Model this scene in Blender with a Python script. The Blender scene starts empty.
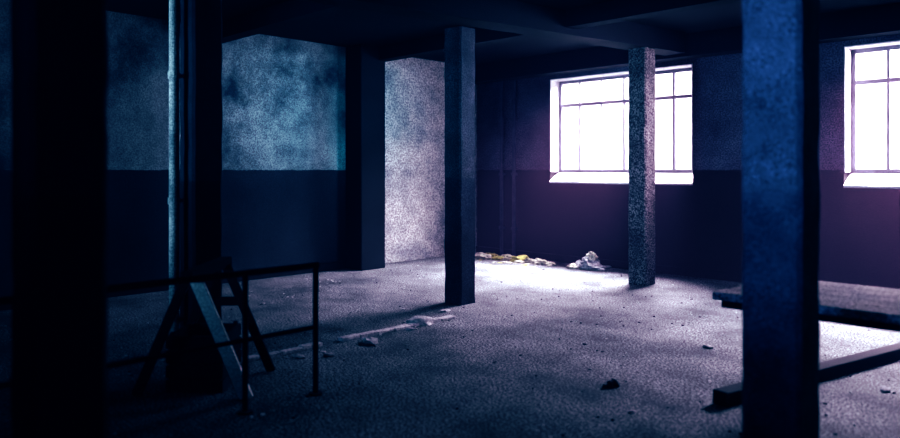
import bpy, bmesh, math, random
from mathutils import Vector, Matrix, noise
random.seed(7)
S=bpy.context.scene
vs=S.view_settings
vs.view_transform='Standard'
vs.look='None'
vs.exposure=0
def setcurve(c,pts):
    while len(c.points)>2: c.points.remove(c.points[1])
    c.points[0].location=pts[0]; c.points[-1].location=pts[-1]
    for p in pts[1:-1]: c.points.new(*p)
vs.use_curve_mapping=True
cm=vs.curve_mapping
setcurve(cm.curves[0],[(0,0),(0.02,0.0012),(0.05,0.010),(0.1,0.060),(0.25,0.30),(0.8,1)])
setcurve(cm.curves[1],[(0,0),(0.02,0.006),(0.05,0.023),(0.1,0.062),(0.25,0.25),(0.8,1)])
setcurve(cm.curves[2],[(0,0.001),(0.02,0.016),(0.05,0.047),(0.1,0.103),(0.25,0.32),(0.8,1)])
cm.update()
TH=-math.pi/4
R2=math.sqrt(2)
def ab(a,b): return ((a+b)/R2,(b-a)/R2)
def toab(x,y): return ((x-y)/R2,(x+y)/R2)
COL=S.collection
# ---------------- materials
def mat(name,c1,c2,grain=0.5,gs=70,big=1.5,rough=0.9,dado=None,dc1=None,dc2=None,bump=0.3,metal=0.0,boost=1.0,g0=0.40,g1=0.62,b0=0.36,b1=0.64):
    m=bpy.data.materials.new(name); m.use_nodes=True
    nt=m.node_tree; N=nt.nodes; L=nt.links
    B=N['Principled BSDF']; B.inputs['Roughness'].default_value=rough; B.inputs['Metallic'].default_value=metal
    B.inputs['Specular IOR Level'].default_value=0.2
    tc=N.new('ShaderNodeTexCoord')
    def nz(scale,detail,rg=0.6):
        n=N.new('ShaderNodeTexNoise'); n.inputs['Scale'].default_value=scale; n.inputs['Detail'].default_value=detail
        n.inputs['Roughness'].default_value=rg
        L.new(tc.outputs['Object'],n.inputs['Vector']); return n
    def ramp(src,p0,p1,a,b):
        r=N.new('ShaderNodeValToRGB'); r.color_ramp.elements[0].position=p0; r.color_ramp.elements[1].position=p1
        r.color_ramp.elements[0].color=(*a,1); r.color_ramp.elements[1].color=(*b,1)
        L.new(src,r.inputs['Fac']); return r
    n1=nz(big,8,0.7)
    col=ramp(n1.outputs['Fac'],b0,b1,c1,c2).outputs['Color']
    if dado is not None:
        col2=ramp(n1.outputs['Fac'],0.36,0.64,dc1,dc2).outputs['Color']
        g=N.new('ShaderNodeNewGeometry'); sx=N.new('ShaderNodeSeparateXYZ'); L.new(g.outputs['Position'],sx.inputs[0])
        nn=nz(9,4); ma=N.new('ShaderNodeMath'); ma.operation='MULTIPLY_ADD'; L.new(nn.outputs['Fac'],ma.inputs[0]); ma.inputs[1].default_value=0.05
        L.new(sx.outputs['Z'],ma.inputs[2])
        gt=N.new('ShaderNodeMath'); gt.operation='GREATER_THAN'; L.new(ma.outputs[0],gt.inputs[0]); gt.inputs[1].default_value=dado+0.025
        mx=N.new('ShaderNodeMixRGB'); L.new(gt.outputs[0],mx.inputs['Fac']); L.new(col2,mx.inputs[1]); L.new(col,mx.inputs[2]); col=mx.outputs[0]
    n2=nz(gs,2,0.7)
    gr=ramp(n2.outputs['Fac'],g0,g1,(1-grain,)*3,(boost,)*3)
    mm=N.new('ShaderNodeMixRGB'); mm.blend_type='MULTIPLY'; mm.inputs['Fac'].default_value=1
    L.new(col,mm.inputs[1]); L.new(gr.outputs['Color'],mm.inputs[2])
    L.new(mm.outputs[0],B.inputs['Base Color'])
    bp=N.new('ShaderNodeBump'); bp.inputs['Strength'].default_value=bump; bp.inputs['Distance'].default_value=0.01
    L.new(n2.outputs['Fac'],bp.inputs['Height']); L.new(bp.outputs['Normal'],B.inputs['Normal'])
    return m
M_wall=mat('old_plaster',(0.012,0.03,0.045),(0.24,0.36,0.38),0.6,55,0.7,dado=1.6,dc1=(0.005,0.009,0.016),dc2=(0.02,0.028,0.04),b0=.40,b1=.66)
M_wallL=mat('old_plaster_lit',(0.36,0.42,0.46),(0.97,0.97,0.97),0.7,34,1.6,dado=1.6,dc1=(0.26,0.31,0.35),dc2=(0.88,0.9,0.9))  # paler copy of the plaster, window light put into the colour
M_winwall=mat('old_plaster_violet',(0.05,0.04,0.07),(0.20,0.17,0.25),0.9,50,1.4,dado=1.6,dc1=(0.004,0.003,0.005),dc2=(0.012,0.009,0.013))  # violet-grey plaster, near-black below the dado
M_reveal=mat('whitewashed_reveal',(0.7,0.7,0.75),(0.9,0.9,0.93),0.2,40,2)
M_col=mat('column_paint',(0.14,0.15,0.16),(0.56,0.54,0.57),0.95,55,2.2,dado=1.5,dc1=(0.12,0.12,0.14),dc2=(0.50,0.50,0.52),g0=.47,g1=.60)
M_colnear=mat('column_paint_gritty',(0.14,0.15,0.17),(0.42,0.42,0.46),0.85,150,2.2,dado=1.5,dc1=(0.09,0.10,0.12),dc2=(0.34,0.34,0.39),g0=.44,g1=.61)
M_colmid=mat('column_paint_shaded',(0.025,0.028,0.04),(0.10,0.10,0.13),0.9,70,2.2,dado=1.5,dc1=(0.015,0.016,0.028),dc2=(0.06,0.06,0.09),g0=.45,g1=.62)  # darker copy of the column paint, shade put into the colour
M_coldark=mat('column_paint_deep_shade',(0.008,0.010,0.018),(0.03,0.036,0.05),0.8,130,2.2,dado=1.5,dc1=(0.003,0.004,0.008),dc2=(0.008,0.010,0.016))  # darkest column copy, its unlit look is in the colour
M_dark=mat('near_black',(0.002,0.003,0.006),(0.008,0.009,0.014),0.5,50,2)  # plain near-black for the pilaster and left baseboard
M_floor=mat('dusty_concrete_floor',(0.07,0.095,0.105),(0.40,0.45,0.48),0.96,55,1.3,rough=0.85,bump=0.5,g0=.46,g1=.60,boost=1.0)
M_ceil=mat('dark_ceiling',(0.001,0.001,0.003),(0.006,0.005,0.012),0.7,40,1.2)  # even near-black for slab, girders and joists
M_frame=mat('window_frame_paint',(0.12,0.12,0.15),(0.24,0.24,0.3),0.3,60,4)
M_pipe=mat('pipe_paint_dark',(0.03,0.03,0.05),(0.08,0.08,0.12),0.3,60,4)  # plain dark tone for the wall pipes
M_palepipe=mat('pipe_pale_paint',(0.20,0.23,0.23),(0.6,0.63,0.6),0.6,60,4)
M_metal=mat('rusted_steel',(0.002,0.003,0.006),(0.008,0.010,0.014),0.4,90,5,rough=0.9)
M_wood=mat('weathered_wood',(0.45,0.46,0.50),(0.92,0.92,0.94),0.75,50,3)
M_paleboard=mat('pale_lit_wood',(0.6,0.65,0.65),(0.9,0.92,0.9),0.4,60,3)  # lit look of one sawhorse leg, put into a pale colour
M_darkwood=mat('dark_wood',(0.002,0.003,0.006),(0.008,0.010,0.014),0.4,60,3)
M_paper=mat('crumpled_paper',(0.45,0.45,0.38),(0.8,0.8,0.7),0.5,30,6)
M_paper2=mat('yellowed_paper',(0.35,0.35,0.10),(0.62,0.6,0.22),0.4,30,6)
M_rub=mat('rubble_stone',(0.3,0.33,0.37),(0.7,0.72,0.76),0.5,40,6)
M_ground=mat('outside_gravel',(0.4,0.4,0.38),(0.6,0.6,0.58),0.3,20,3)
M_backdrop=mat('backdrop_white',(0.85,0.85,0.85),(0.92,0.92,0.92),0.05,20,1)  # surface of the added backdrop outside the windows

# ---------------- mesh helpers
def finish(bm,name,m,rot=0,loc=(0,0,0),parent=None,bevel=0,smooth=False):
    me=bpy.data.meshes.new(name); bmesh.ops.recalc_face_normals(bm,faces=bm.faces); bm.to_mesh(me); bm.free()
    o=bpy.data.objects.new(name,me); COL.objects.link(o)
    for mm in (m if isinstance(m,(list,tuple)) else [m]): me.materials.append(mm)
    o.rotation_euler[2]=rot; o.location=loc
    if parent: o.parent=parent
    if bevel:
        b=o.modifiers.new('bevel','BEVEL'); b.width=bevel; b.segments=2; b.limit_method='ANGLE'
    if smooth:
        for p in me.polygons: p.use_smooth=True
    return o
def box(bm,x0,x1,y0,y1,z0,z1,mi=0,M=None):
    v=[bm.verts.new((x,y,z)) for z in (z0,z1) for x,y in ((x0,y0),(x1,y0),(x1,y1),(x0,y1))]
    if M is not None:
        for q in v: q.co=M@q.co
    fs=[(0,3,2,1),(4,5,6,7),(0,1,5,4),(1,2,6,5),(2,3,7,6),(3,0,4,7)]
    for f in fs:
        ff=bm.faces.new([v[i] for i in f]); ff.material_index=mi
    return v
def beam_between(bm,p,q,w,h,mi=0,up=Vector((0,0,1))):
    p=Vector(p);q=Vector(q);d=(q-p);L=d.length;d.normalize()
    s=d.cross(up)
    if s.length<1e-4: s=Vector((1,0,0))
    s.normalize();u=s.cross(d)
    M=Matrix((( d.x,s.x,u.x,p.x),(d.y,s.y,u.y,p.y),(d.z,s.z,u.z,p.z),(0,0,0,1)))
    return box(bm,0,L,-w/2,w/2,-h/2,h/2,mi,M)
def tube(bm,p,q,r,seg=12):
    p=Vector(p);q=Vector(q);d=(q-p);L=d.length
    M=Matrix.Translation((p+q)/2)@d.to_track_quat('Z','Y').to_matrix().to_4x4()
    bmesh.ops.create_cone(bm,cap_ends=True,segments=seg,radius1=r,radius2=r,depth=L,matrix=M)
def empty(name,loc=(0,0,0),rot=0):
    e=bpy.data.objects.new(name,None); COL.objects.link(e); e.location=loc; e.rotation_euler[2]=rot; e.empty_display_size=0.3; return e

# ---------------- shell (in room a,b space, rotated 45 deg)
A0,A1,B0,B1=-9.26,6.0,-5.0,10.0
T=0.36; H=3.6
def wall_with_openings(name,u0,u1,openings,axis,c0,c1,m):
    bm=bmesh.new()
    def bx(ua,ub,z0,z1):
        if ub-ua<1e-4 or z1-z0<1e-4: return
        if axis=='a': box(bm,ua,ub,c0,c1,z0,z1)
        else: box(bm,c0,c1,ua,ub,z0,z1)
    cur=u0
    for (o0,o1,z0,z1) in openings:
        bx(cur,o0,0,H); bx(o0,o1,0,z0); bx(o0,o1,z1,H); cur=o1
    bx(cur,u1,0,H)
    return finish(bm,name,m,TH)
WZ0,WZ1=1.37,3.2
W=[(-7.5,-4.85),(-2.8,-0.15)]
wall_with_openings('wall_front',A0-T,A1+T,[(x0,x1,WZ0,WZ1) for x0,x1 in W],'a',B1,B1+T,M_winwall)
WB=[(-8.2,-6.2),(-3.6,-1.4)]  # unseen openings added for the back fill lamps
wall_with_openings('wall_back',A0-T,A1+T,[(x0,x1,WZ0,WZ1) for x0,x1 in WB],'a',B0-T,B0,M_wall)
WR=[(3.6,6.2)]  # unseen opening added for the right-hand fill lamp
wall_with_openings('wall_right',B0,B1,[(x0,x1,WZ0,WZ1) for x0,x1 in WR],'b',A1,A1+T,M_wall)
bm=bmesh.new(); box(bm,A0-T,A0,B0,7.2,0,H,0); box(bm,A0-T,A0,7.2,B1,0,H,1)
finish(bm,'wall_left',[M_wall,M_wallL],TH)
bm=bmesh.new(); box(bm,A0-T,A1+T,B0-T,B1+T,-0.2,0); finish(bm,'floor',M_floor,TH)
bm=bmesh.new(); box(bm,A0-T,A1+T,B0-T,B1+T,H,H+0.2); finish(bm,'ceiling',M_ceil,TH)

# windows
def window(idx,u0,u1,axis,wallin,wallout,npan):
    d=1 if wallout>wallin else -1
    e=empty('window_%d'%idx,(0,0,0),TH)
    def P(bm,ua,ub,ca,cb,z0,z1):
        c0,c1=sorted((ca,cb))
        if axis=='a': box(bm,ua,ub,c0,c1,z0,z1)
        else: box(bm,c0,c1,ua,ub,z0,z1)
    fi=wallin+d*0.25; fo=wallin+d*0.31
    zb=1.56
    bm=bmesh.new(); w=0.05
    P(bm,u0+.02,u1-.02,fi,fo,WZ1-.07,WZ1-.02); P(bm,u0+.02,u1-.02,fi,fo,zb,zb+w)
    P(bm,u0+.02,u0+.07,fi,fo,zb,WZ1-.02); P(bm,u1-.07,u1-.02,fi,fo,zb,WZ1-.02)
    P(bm,u0+.02,u1-.02,fi,fo,2.72,2.77)
    for i in range(1,npan):
        u=u0+(u1-u0)*i/npan; ww=0.032 if i%2 else 0.02
        P(bm,u-ww/2,u+ww/2,fi+d*.005,fo-d*.005,zb,WZ1-.02)
    finish(bm,'sash_frame',M_frame,0,parent=e)
    bm=bmesh.new()
    prof=[(wallin-d*0.02,WZ0+0.002),(wallin-d*0.02,WZ0+0.03),(fi,zb),(wallout,zb),(wallout,WZ0+0.002)]
    ends=[]
    for u in (u0+.003,u1-.003):
        ends.append([bm.verts.new((u,c,z) if axis=='a' else (c,u,z)) for c,z in prof])
    n=len(prof)
    for i in range(n): bm.faces.new([ends[0][i],ends[0][(i+1)%n],ends[1][(i+1)%n],ends[1][i]])
    bm.faces.new(ends[0]); bm.faces.new(ends[1][::-1])
    finish(bm,'sloping_sill',M_reveal,0,parent=e)
    bm=bmesh.new()
    P(bm,u0+.003,u0+.018,wallin+d*.0,wallout,WZ0+.2,WZ1-.003); P(bm,u1-.018,u1-.003,wallin,wallout,WZ0+.2,WZ1-.003)
    P(bm,u0+.02,u1-.02,wallin,wallout,WZ1-.018,WZ1-.003)
    finish(bm,'whitewashed_jamb_lining',M_reveal,0,parent=e)
    return e
k=1
for (x0,x1) in W: window(k,x0,x1,'a',B1,B1+T,6); k+=1
for (x0,x1) in WB: window(k,x0,x1,'a',B0,B0-T,5); k+=1
for (x0,x1) in WR: window(k,x0,x1,'b',A1,A1+T,5); k+=1

def daylight(a,b,aim,w,h,power,col,name,z=2.4,spread=180):
    l=bpy.data.lights.new(name,'AREA'); l.shape='RECTANGLE'; l.size=w; l.size_y=h; l.energy=power; l.color=col
    l.spread=math.radians(spread)
    o=bpy.data.objects.new(name,l); COL.objects.link(o); x,y=ab(a,b); o.location=(x,y,z)
    dx,dy=ab(aim[0],aim[1])
    o.rotation_euler=Vector((dx,dy,aim[2])).to_track_quat('-Z','Y').to_euler()
    return o
for (x0,x1),p,cc,ai in zip(W,(1700,1500),((0.97,0.87,1.0),(0.96,0.87,1.0)),(-0.30,-0.1)):
    daylight((x0+x1)/2,B1+T+.95,(ai,-1,-1.0),x1-x0-.3,1.6,p,cc,'daylight_front',z=4.2,spread=88)
daylight((W[0][0]+W[0][1])/2,B1+T+.2,(-.3,-1,0),2.6,2.0,25,(0.92,0.78,1.0),'sky_light_front',z=2.4,spread=120)
daylight((W[1][0]+W[1][1])/2+.2,B1+T+.25,(-1,-.62,0),2.6,2.0,150,(0.97,0.84,1.0),'sky_light_front',z=2.4,spread=50)
daylight(-7.2,B0-T-.15,(1.3,7.9,0),1.8,1.8,55,(0.45,0.80,1.0),'fill_back',spread=32)  # added fill, narrow beam onto the drain pipe and sawhorse leg
daylight(-2.5,B0-T-.15,(1.7,8.4,0),2.0,1.8,26,(0.25,0.50,1.0),'fill_back',spread=22)  # added blue fill aimed at the near right column
daylight(A1+T+.15,(WR[0][0]+WR[0][1])/2,(-1,.10,0.01),2.4,1.6,16,(0.2,0.8,1.0),'fill_right',spread=12)  # added fill, tight beam for the teal patch on the left wall
# added white backdrop with its own lamp, to whiten the window views
bm=bmesh.new(); box(bm,-24,14,14.0,14.3,-.2,7.5)
for i in range(12): box(bm,-23+i*3.1,-22.8+i*3.1,13.92,14.0,-.2,7.5)
finish(bm,'window_backdrop',M_backdrop,TH)
daylight(-7,11.0,(0,1,-.35),16,1.0,1800,(0.95,0.93,1.0),'backdrop_lamp',z=4.9,spread=180)  # added lamp that whitens the backdrop

# ---------------- columns
def column(x,y,m,s=0.28,H0=3.3):
    bm=bmesh.new(); h=s/2; n=40; rings=[]
    ch=0.022
    pts=[(-h+ch,-h),(0,-h),(h-ch,-h),(h,-h+ch),(h,0),(h,h-ch),(h-ch,h),(0,h),(-h+ch,h),(-h,h-ch),(-h,0),(-h,-h+ch)]
    for i in range(n+1):
        z=H0*i/n
        ring=[]
        for (px,py) in pts:
            nn=noise.noise_vector(Vector((px*4+x,py*4+y,z*5)))*0.008
            chip=noise.noise(Vector((px*9+x*3,py*9,z*7)))
            k=1-0.05*max(0,chip-.25)*2
            ring.append(bm.verts.new((px*k+nn.x,py*k+nn.y,z)))
        rings.append(ring)
    m_=len(pts)
    for i in range(n):
        for j in range(m_): bm.faces.new([rings[i][j],rings[i][(j+1)%m_],rings[i+1][(j+1)%m_],rings[i+1][j]])
    bm.faces.new(rings[0][::-1]); bm.faces.new(rings[-1])
    return finish(bm,'concrete_column',m,TH,(x,y,0))
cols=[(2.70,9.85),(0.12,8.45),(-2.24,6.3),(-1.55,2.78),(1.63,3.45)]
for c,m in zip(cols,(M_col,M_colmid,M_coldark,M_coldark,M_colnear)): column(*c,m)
bm=bmesh.new(); px_,py_=-2.42,6.14
tube(bm,(px_,py_,0),(px_,py_,3.3),.042,16)
for z in (.25,1.3,2.4): 
    tube(bm,(px_,py_,z),(px_,py_,z+.06),.052,16); beam_between(bm,(px_,py_,z+.03),(px_+.06,py_+.06,z+.03),.02,.03)
finish(bm,'drain_pipe',M_palepipe)
def girder(name,p,q,w,z0,z1):
    bm=bmesh.new(); zc=(z0+z1)/2
    beam_between(bm,(p[0],p[1],zc),(q[0],q[1],zc),w,z1-z0)
    bmesh.ops.subdivide_edges(bm,edges=bm.edges[:],cuts=8,use_grid_fill=True)
    for v in bm.verts:
        if v.co.z<z1-.02: 
            nn=noise.noise_vector(v.co*3)*0.012; v.co.x+=nn.x; v.co.y+=nn.y
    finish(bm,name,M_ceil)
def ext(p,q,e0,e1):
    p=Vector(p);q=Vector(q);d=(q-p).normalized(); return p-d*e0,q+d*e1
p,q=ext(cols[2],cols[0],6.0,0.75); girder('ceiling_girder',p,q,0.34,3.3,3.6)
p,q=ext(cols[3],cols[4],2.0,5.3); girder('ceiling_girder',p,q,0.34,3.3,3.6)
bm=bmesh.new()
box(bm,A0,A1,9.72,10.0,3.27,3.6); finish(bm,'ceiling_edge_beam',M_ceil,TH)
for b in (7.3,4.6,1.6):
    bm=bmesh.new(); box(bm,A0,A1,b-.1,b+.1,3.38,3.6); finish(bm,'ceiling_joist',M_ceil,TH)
bm=bmesh.new(); box(bm,A0,A0+.42,6.85,7.35,0,H); 
finish(bm,'wall_pilaster',M_dark,TH,bevel=.02)
bm=bmesh.new()
for a in (-8.55,-8.25): 
    tube(bm,(a,9.91,0.0),(a,9.91,3.25),0.035)
    for z in (.5,1.5,2.5): tube(bm,(a,9.91,z),(a,9.91,z+.05),.055); box(bm,a-.015,a+.015,9.93,9.998,z,z+.04)
finish(bm,'heating_pipes',M_pipe,TH)
bm=bmesh.new(); box(bm,A0,A1,B1-.03,B1,0,.12); finish(bm,'baseboard_front',M_winwall,TH)
bm=bmesh.new(); box(bm,A0,A0+.03,B0,6.85,0,.12); finish(bm,'baseboard_left',M_dark,TH)

# ---------------- workbench right
bm=bmesh.new()
a0,b0=toab(1.72,4.6); e=empty('work_table',(0,0,0),TH)
L_,D_=2.3,1.0; zt=0.8
for i in range(5):
    box(bm,a0+(.03 if i%2 else 0),a0+L_,b0+i*D_/5+.004,b0+(i+1)*D_/5-.004,zt-.05,zt)
finish(bm,'plank_top',M_wood,0,parent=e,bevel=.006)
bm=bmesh.new()
box(bm,a0+.05,a0+L_-.05,b0+.03,b0+.07,zt-.10,zt-.05); box(bm,a0+.05,a0+L_-.05,b0+D_-.07,b0+D_-.03,zt-.10,zt-.05)
for aa in (a0+.28,a0+L_-.2):
    for bb in (b0+.07,b0+D_-.15): box(bm,aa,aa+.08,bb,bb+.08,0,zt-.05)
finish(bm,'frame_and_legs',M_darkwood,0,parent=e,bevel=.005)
bm=bmesh.new()
box(bm,0,2.9,-.06,.06,0,.1)
finish(bm,'timber_beam',M_darkwood,math.atan2(1.35,2.2),(1.83,4.75,0),bevel=.01)

def flake(bm,x,y,z,s,th=0.01,mi=0,tilt=0.2):
    n=random.randint(5,7); a0=random.random()*6.28
    top=[];bot=[]
    M=Matrix.Translation((x,y,z))@Matrix.Rotation(random.uniform(-tilt,tilt),4,'X')@Matrix.Rotation(random.uniform(-tilt,tilt),4,'Y')
    for i in range(n):
        r=s*random.uniform(.55,1); an=a0+6.283*i/n
        top.append(bm.verts.new(M@Vector((r*.85*math.cos(an),r*.85*math.sin(an),th)))); bot.append(bm.verts.new(M@Vector((r*math.cos(an),r*math.sin(an),0))))
    for i in range(n): bm.faces.new([bot[i],bot[(i+1)%n],top[(i+1)%n],top[i]]).material_index=mi
    bm.faces.new(top).material_index=mi; bm.faces.new(bot[::-1]).material_index=mi
def crumple(bm,x,y,z,sx,sy,sz,mi=0,rot=None,sub=3):
    r=bmesh.ops.create_icosphere(bm,subdivisions=sub,radius=1)
    rz=Matrix.Rotation(random.random()*6.28 if rot is None else rot,3,'Z'); o=Vector((random.random()*50,)*3)
    for v in r['verts']:
        n=noise.noise(v.co*1.8+o)+.5*noise.noise(v.co*4+o)
        c=v.co*(1+.55*n); c=Vector((c.x*sx,c.y*sy,max(c.z,-.55)*sz)); v.co=rz@c+Vector((x,y,z+.55*sz))
        for f in v.link_faces: f.material_index=mi
def pix(px,py,z=0):
    Y=700*(1.6-z)/(py-170); return ((px-450)/700*Y,Y)
bm=bmesh.new()
for px,py,s,mi in [(482,259,.14,0),(490,258,.12,1),(498,260,.09,1),(512,260,.12,0),(526,261,.14,1),(536,262,.10,0),(548,263,.12,0),(558,264,.07,0),(519,263,.06,0),(541,260,.08,1)]:
    x,y=pix(px,py); a_,b_=toab(x,y); b_=min(b_,9.5)
    x,y=ab(a_,b_); crumple(bm,x,y,0,s*1.3,s*.85,s*.5,mi,rot=-.7)
for i in range(40):
    px=random.uniform(480,565); x,y=pix(px,random.uniform(259,267)); a_,b_=toab(x,y); b_=min(b_,9.75); x,y=ab(a_,b_)
    flake(bm,x,y,.002,random.uniform(.03,.08),.006,random.choice([0,1]),tilt=.08)
finish(bm,'litter_heap',[M_paper,M_paper2])
bm=bmesh.new()
for px,py,sx,sy,sz,z in [(574,268,.15,.10,.045,0),(588,267,.18,.12,.08,0),(603,267,.15,.12,.13,0),(598,269,.2,.13,.06,0),(609,266,.10,.08,.09,.15)]:
    x,y=pix(px,py); a_,b_=toab(x,y); b_=min(b_,9.6); x,y=ab(a_,b_)
    crumple(bm,x,y,z,sx,sy,sz,random.choice([0,1]))
finish(bm,'crumpled_sacking_heap',[M_paper,M_rub])
bm=bmesh.new()
for i in range(1300):
    a_=random.uniform(-8.8,1.5); b_=random.uniform(.5,9.6); x,y=ab(a_,b_)
    if y<2.5: continue
    if any((x-c[0])**2+(y-c[1])**2<.07 for c in cols): continue
    flake(bm,x,y,0.001,random.uniform(.006,.018)*(1.8 if random.random()<.04 else 1),random.uniform(.004,.010),random.choice([0,0,0,1]),tilt=.05)
for px,py,s,mi in [(370,343,.10,0),(420,324,.15,0),(445,312,.06,0),(410,330,.05,0),(885,391,.05,0),(708,348,.05,0),(632,413,.035,0),(300,358,.05,0),(330,356,.05,0)]:
    x,y=pix(px,py); crumple(bm,x,y,0,s,s*.6,s*.35,mi,sub=2)
finish(bm,'floor_debris',[M_rub,M_darkwood])
bm=bmesh.new(); x,y=pix(612,386)
crumple(bm,x,y,0,.05,.035,.03,0); flake(bm,x+.02,y,.02,.05,.01,tilt=1.0); flake(bm,x-.05,y-.02,.005,.04,.01,tilt=.4)
finish(bm,'broken_brick_chunk',M_darkwood)
bm=bmesh.new()
n=14
for i in range(n):
    b_=2.4+i*3.0/n; 
    if random.random()<.15: continue
    box(bm,-5.38+random.uniform(-.01,.01),-5.30+random.uniform(-.01,.01),b_,b_+3.0/n-.01,0,random.uniform(.02,.035))
finish(bm,'floor_kerb',M_rub,TH,bevel=.004)
# railing
e=empty('pipe_guard_railing')
ax,ay=-.96,5.0
def rp(t,z): return (ax-t/R2*1.0,ay-t/R2,z)
bm=bmesh.new(); tube(bm,rp(-.02,.92),rp(3.0,.92),.022); tube(bm,rp(0,.48),rp(3.0,.48),.016)
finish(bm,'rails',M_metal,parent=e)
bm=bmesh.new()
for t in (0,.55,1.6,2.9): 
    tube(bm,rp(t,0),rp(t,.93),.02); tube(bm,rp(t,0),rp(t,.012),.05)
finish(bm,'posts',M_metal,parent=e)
# sawhorse with a pale leg
e=empty('wooden_sawhorse',(-1.82,4.95,0),0)
bm=bmesh.new()
beam_between(bm,(.0,-.12,.86),(.0,.75,.86),.09,.07)
for yy in (0,.62):
    beam_between(bm,(-.04,yy,.84),(-.40,yy,.0),.03,.07); 
beam_between(bm,(-.17,.66,.55),(.17,.66,.55),.025,.07)
beam_between(bm,(.04,.62,.84),(.40,.62,.0),.03,.07)
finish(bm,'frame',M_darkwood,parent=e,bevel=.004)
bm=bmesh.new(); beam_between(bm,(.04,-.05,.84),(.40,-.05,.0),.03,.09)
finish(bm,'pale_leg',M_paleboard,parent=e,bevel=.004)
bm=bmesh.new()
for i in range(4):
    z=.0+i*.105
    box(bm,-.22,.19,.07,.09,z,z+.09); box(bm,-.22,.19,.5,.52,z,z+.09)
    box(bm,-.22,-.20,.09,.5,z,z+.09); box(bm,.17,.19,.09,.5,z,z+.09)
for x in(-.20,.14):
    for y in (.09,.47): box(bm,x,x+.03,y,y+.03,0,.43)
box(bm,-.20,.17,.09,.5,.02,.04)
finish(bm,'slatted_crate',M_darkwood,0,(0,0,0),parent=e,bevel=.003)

bm=bmesh.new(); box(bm,-40,40,-40,40,-.35,-.22); finish(bm,'outside_ground',M_ground)
w=bpy.data.worlds.new('overcast_sky'); S.world=w; w.use_nodes=True
nt=w.node_tree
bg=nt.nodes['Background']; bg.inputs[0].default_value=(0.85,0.88,1,1); bg.inputs[1].default_value=1.0
v_=nt.nodes.new('ShaderNodeVolumeScatter'); v_.inputs['Color'].default_value=(1.0,0.58,0.95,1)
v_.inputs['Density'].default_value=0.009; v_.inputs['Anisotropy'].default_value=0.75
nt.links.new(v_.outputs[0],nt.nodes['World Output'].inputs['Volume'])
c=bpy.data.cameras.new('camera'); co=bpy.data.objects.new('camera',c); COL.objects.link(co)
co.location=(0,0,1.6); co.rotation_euler=(math.pi/2,0,0); c.lens=28; c.sensor_width=36; c.shift_y=-49/900
c.dof.use_dof=True; c.dof.focus_distance=8.5; c.dof.aperture_fstop=0.8
S.camera=co
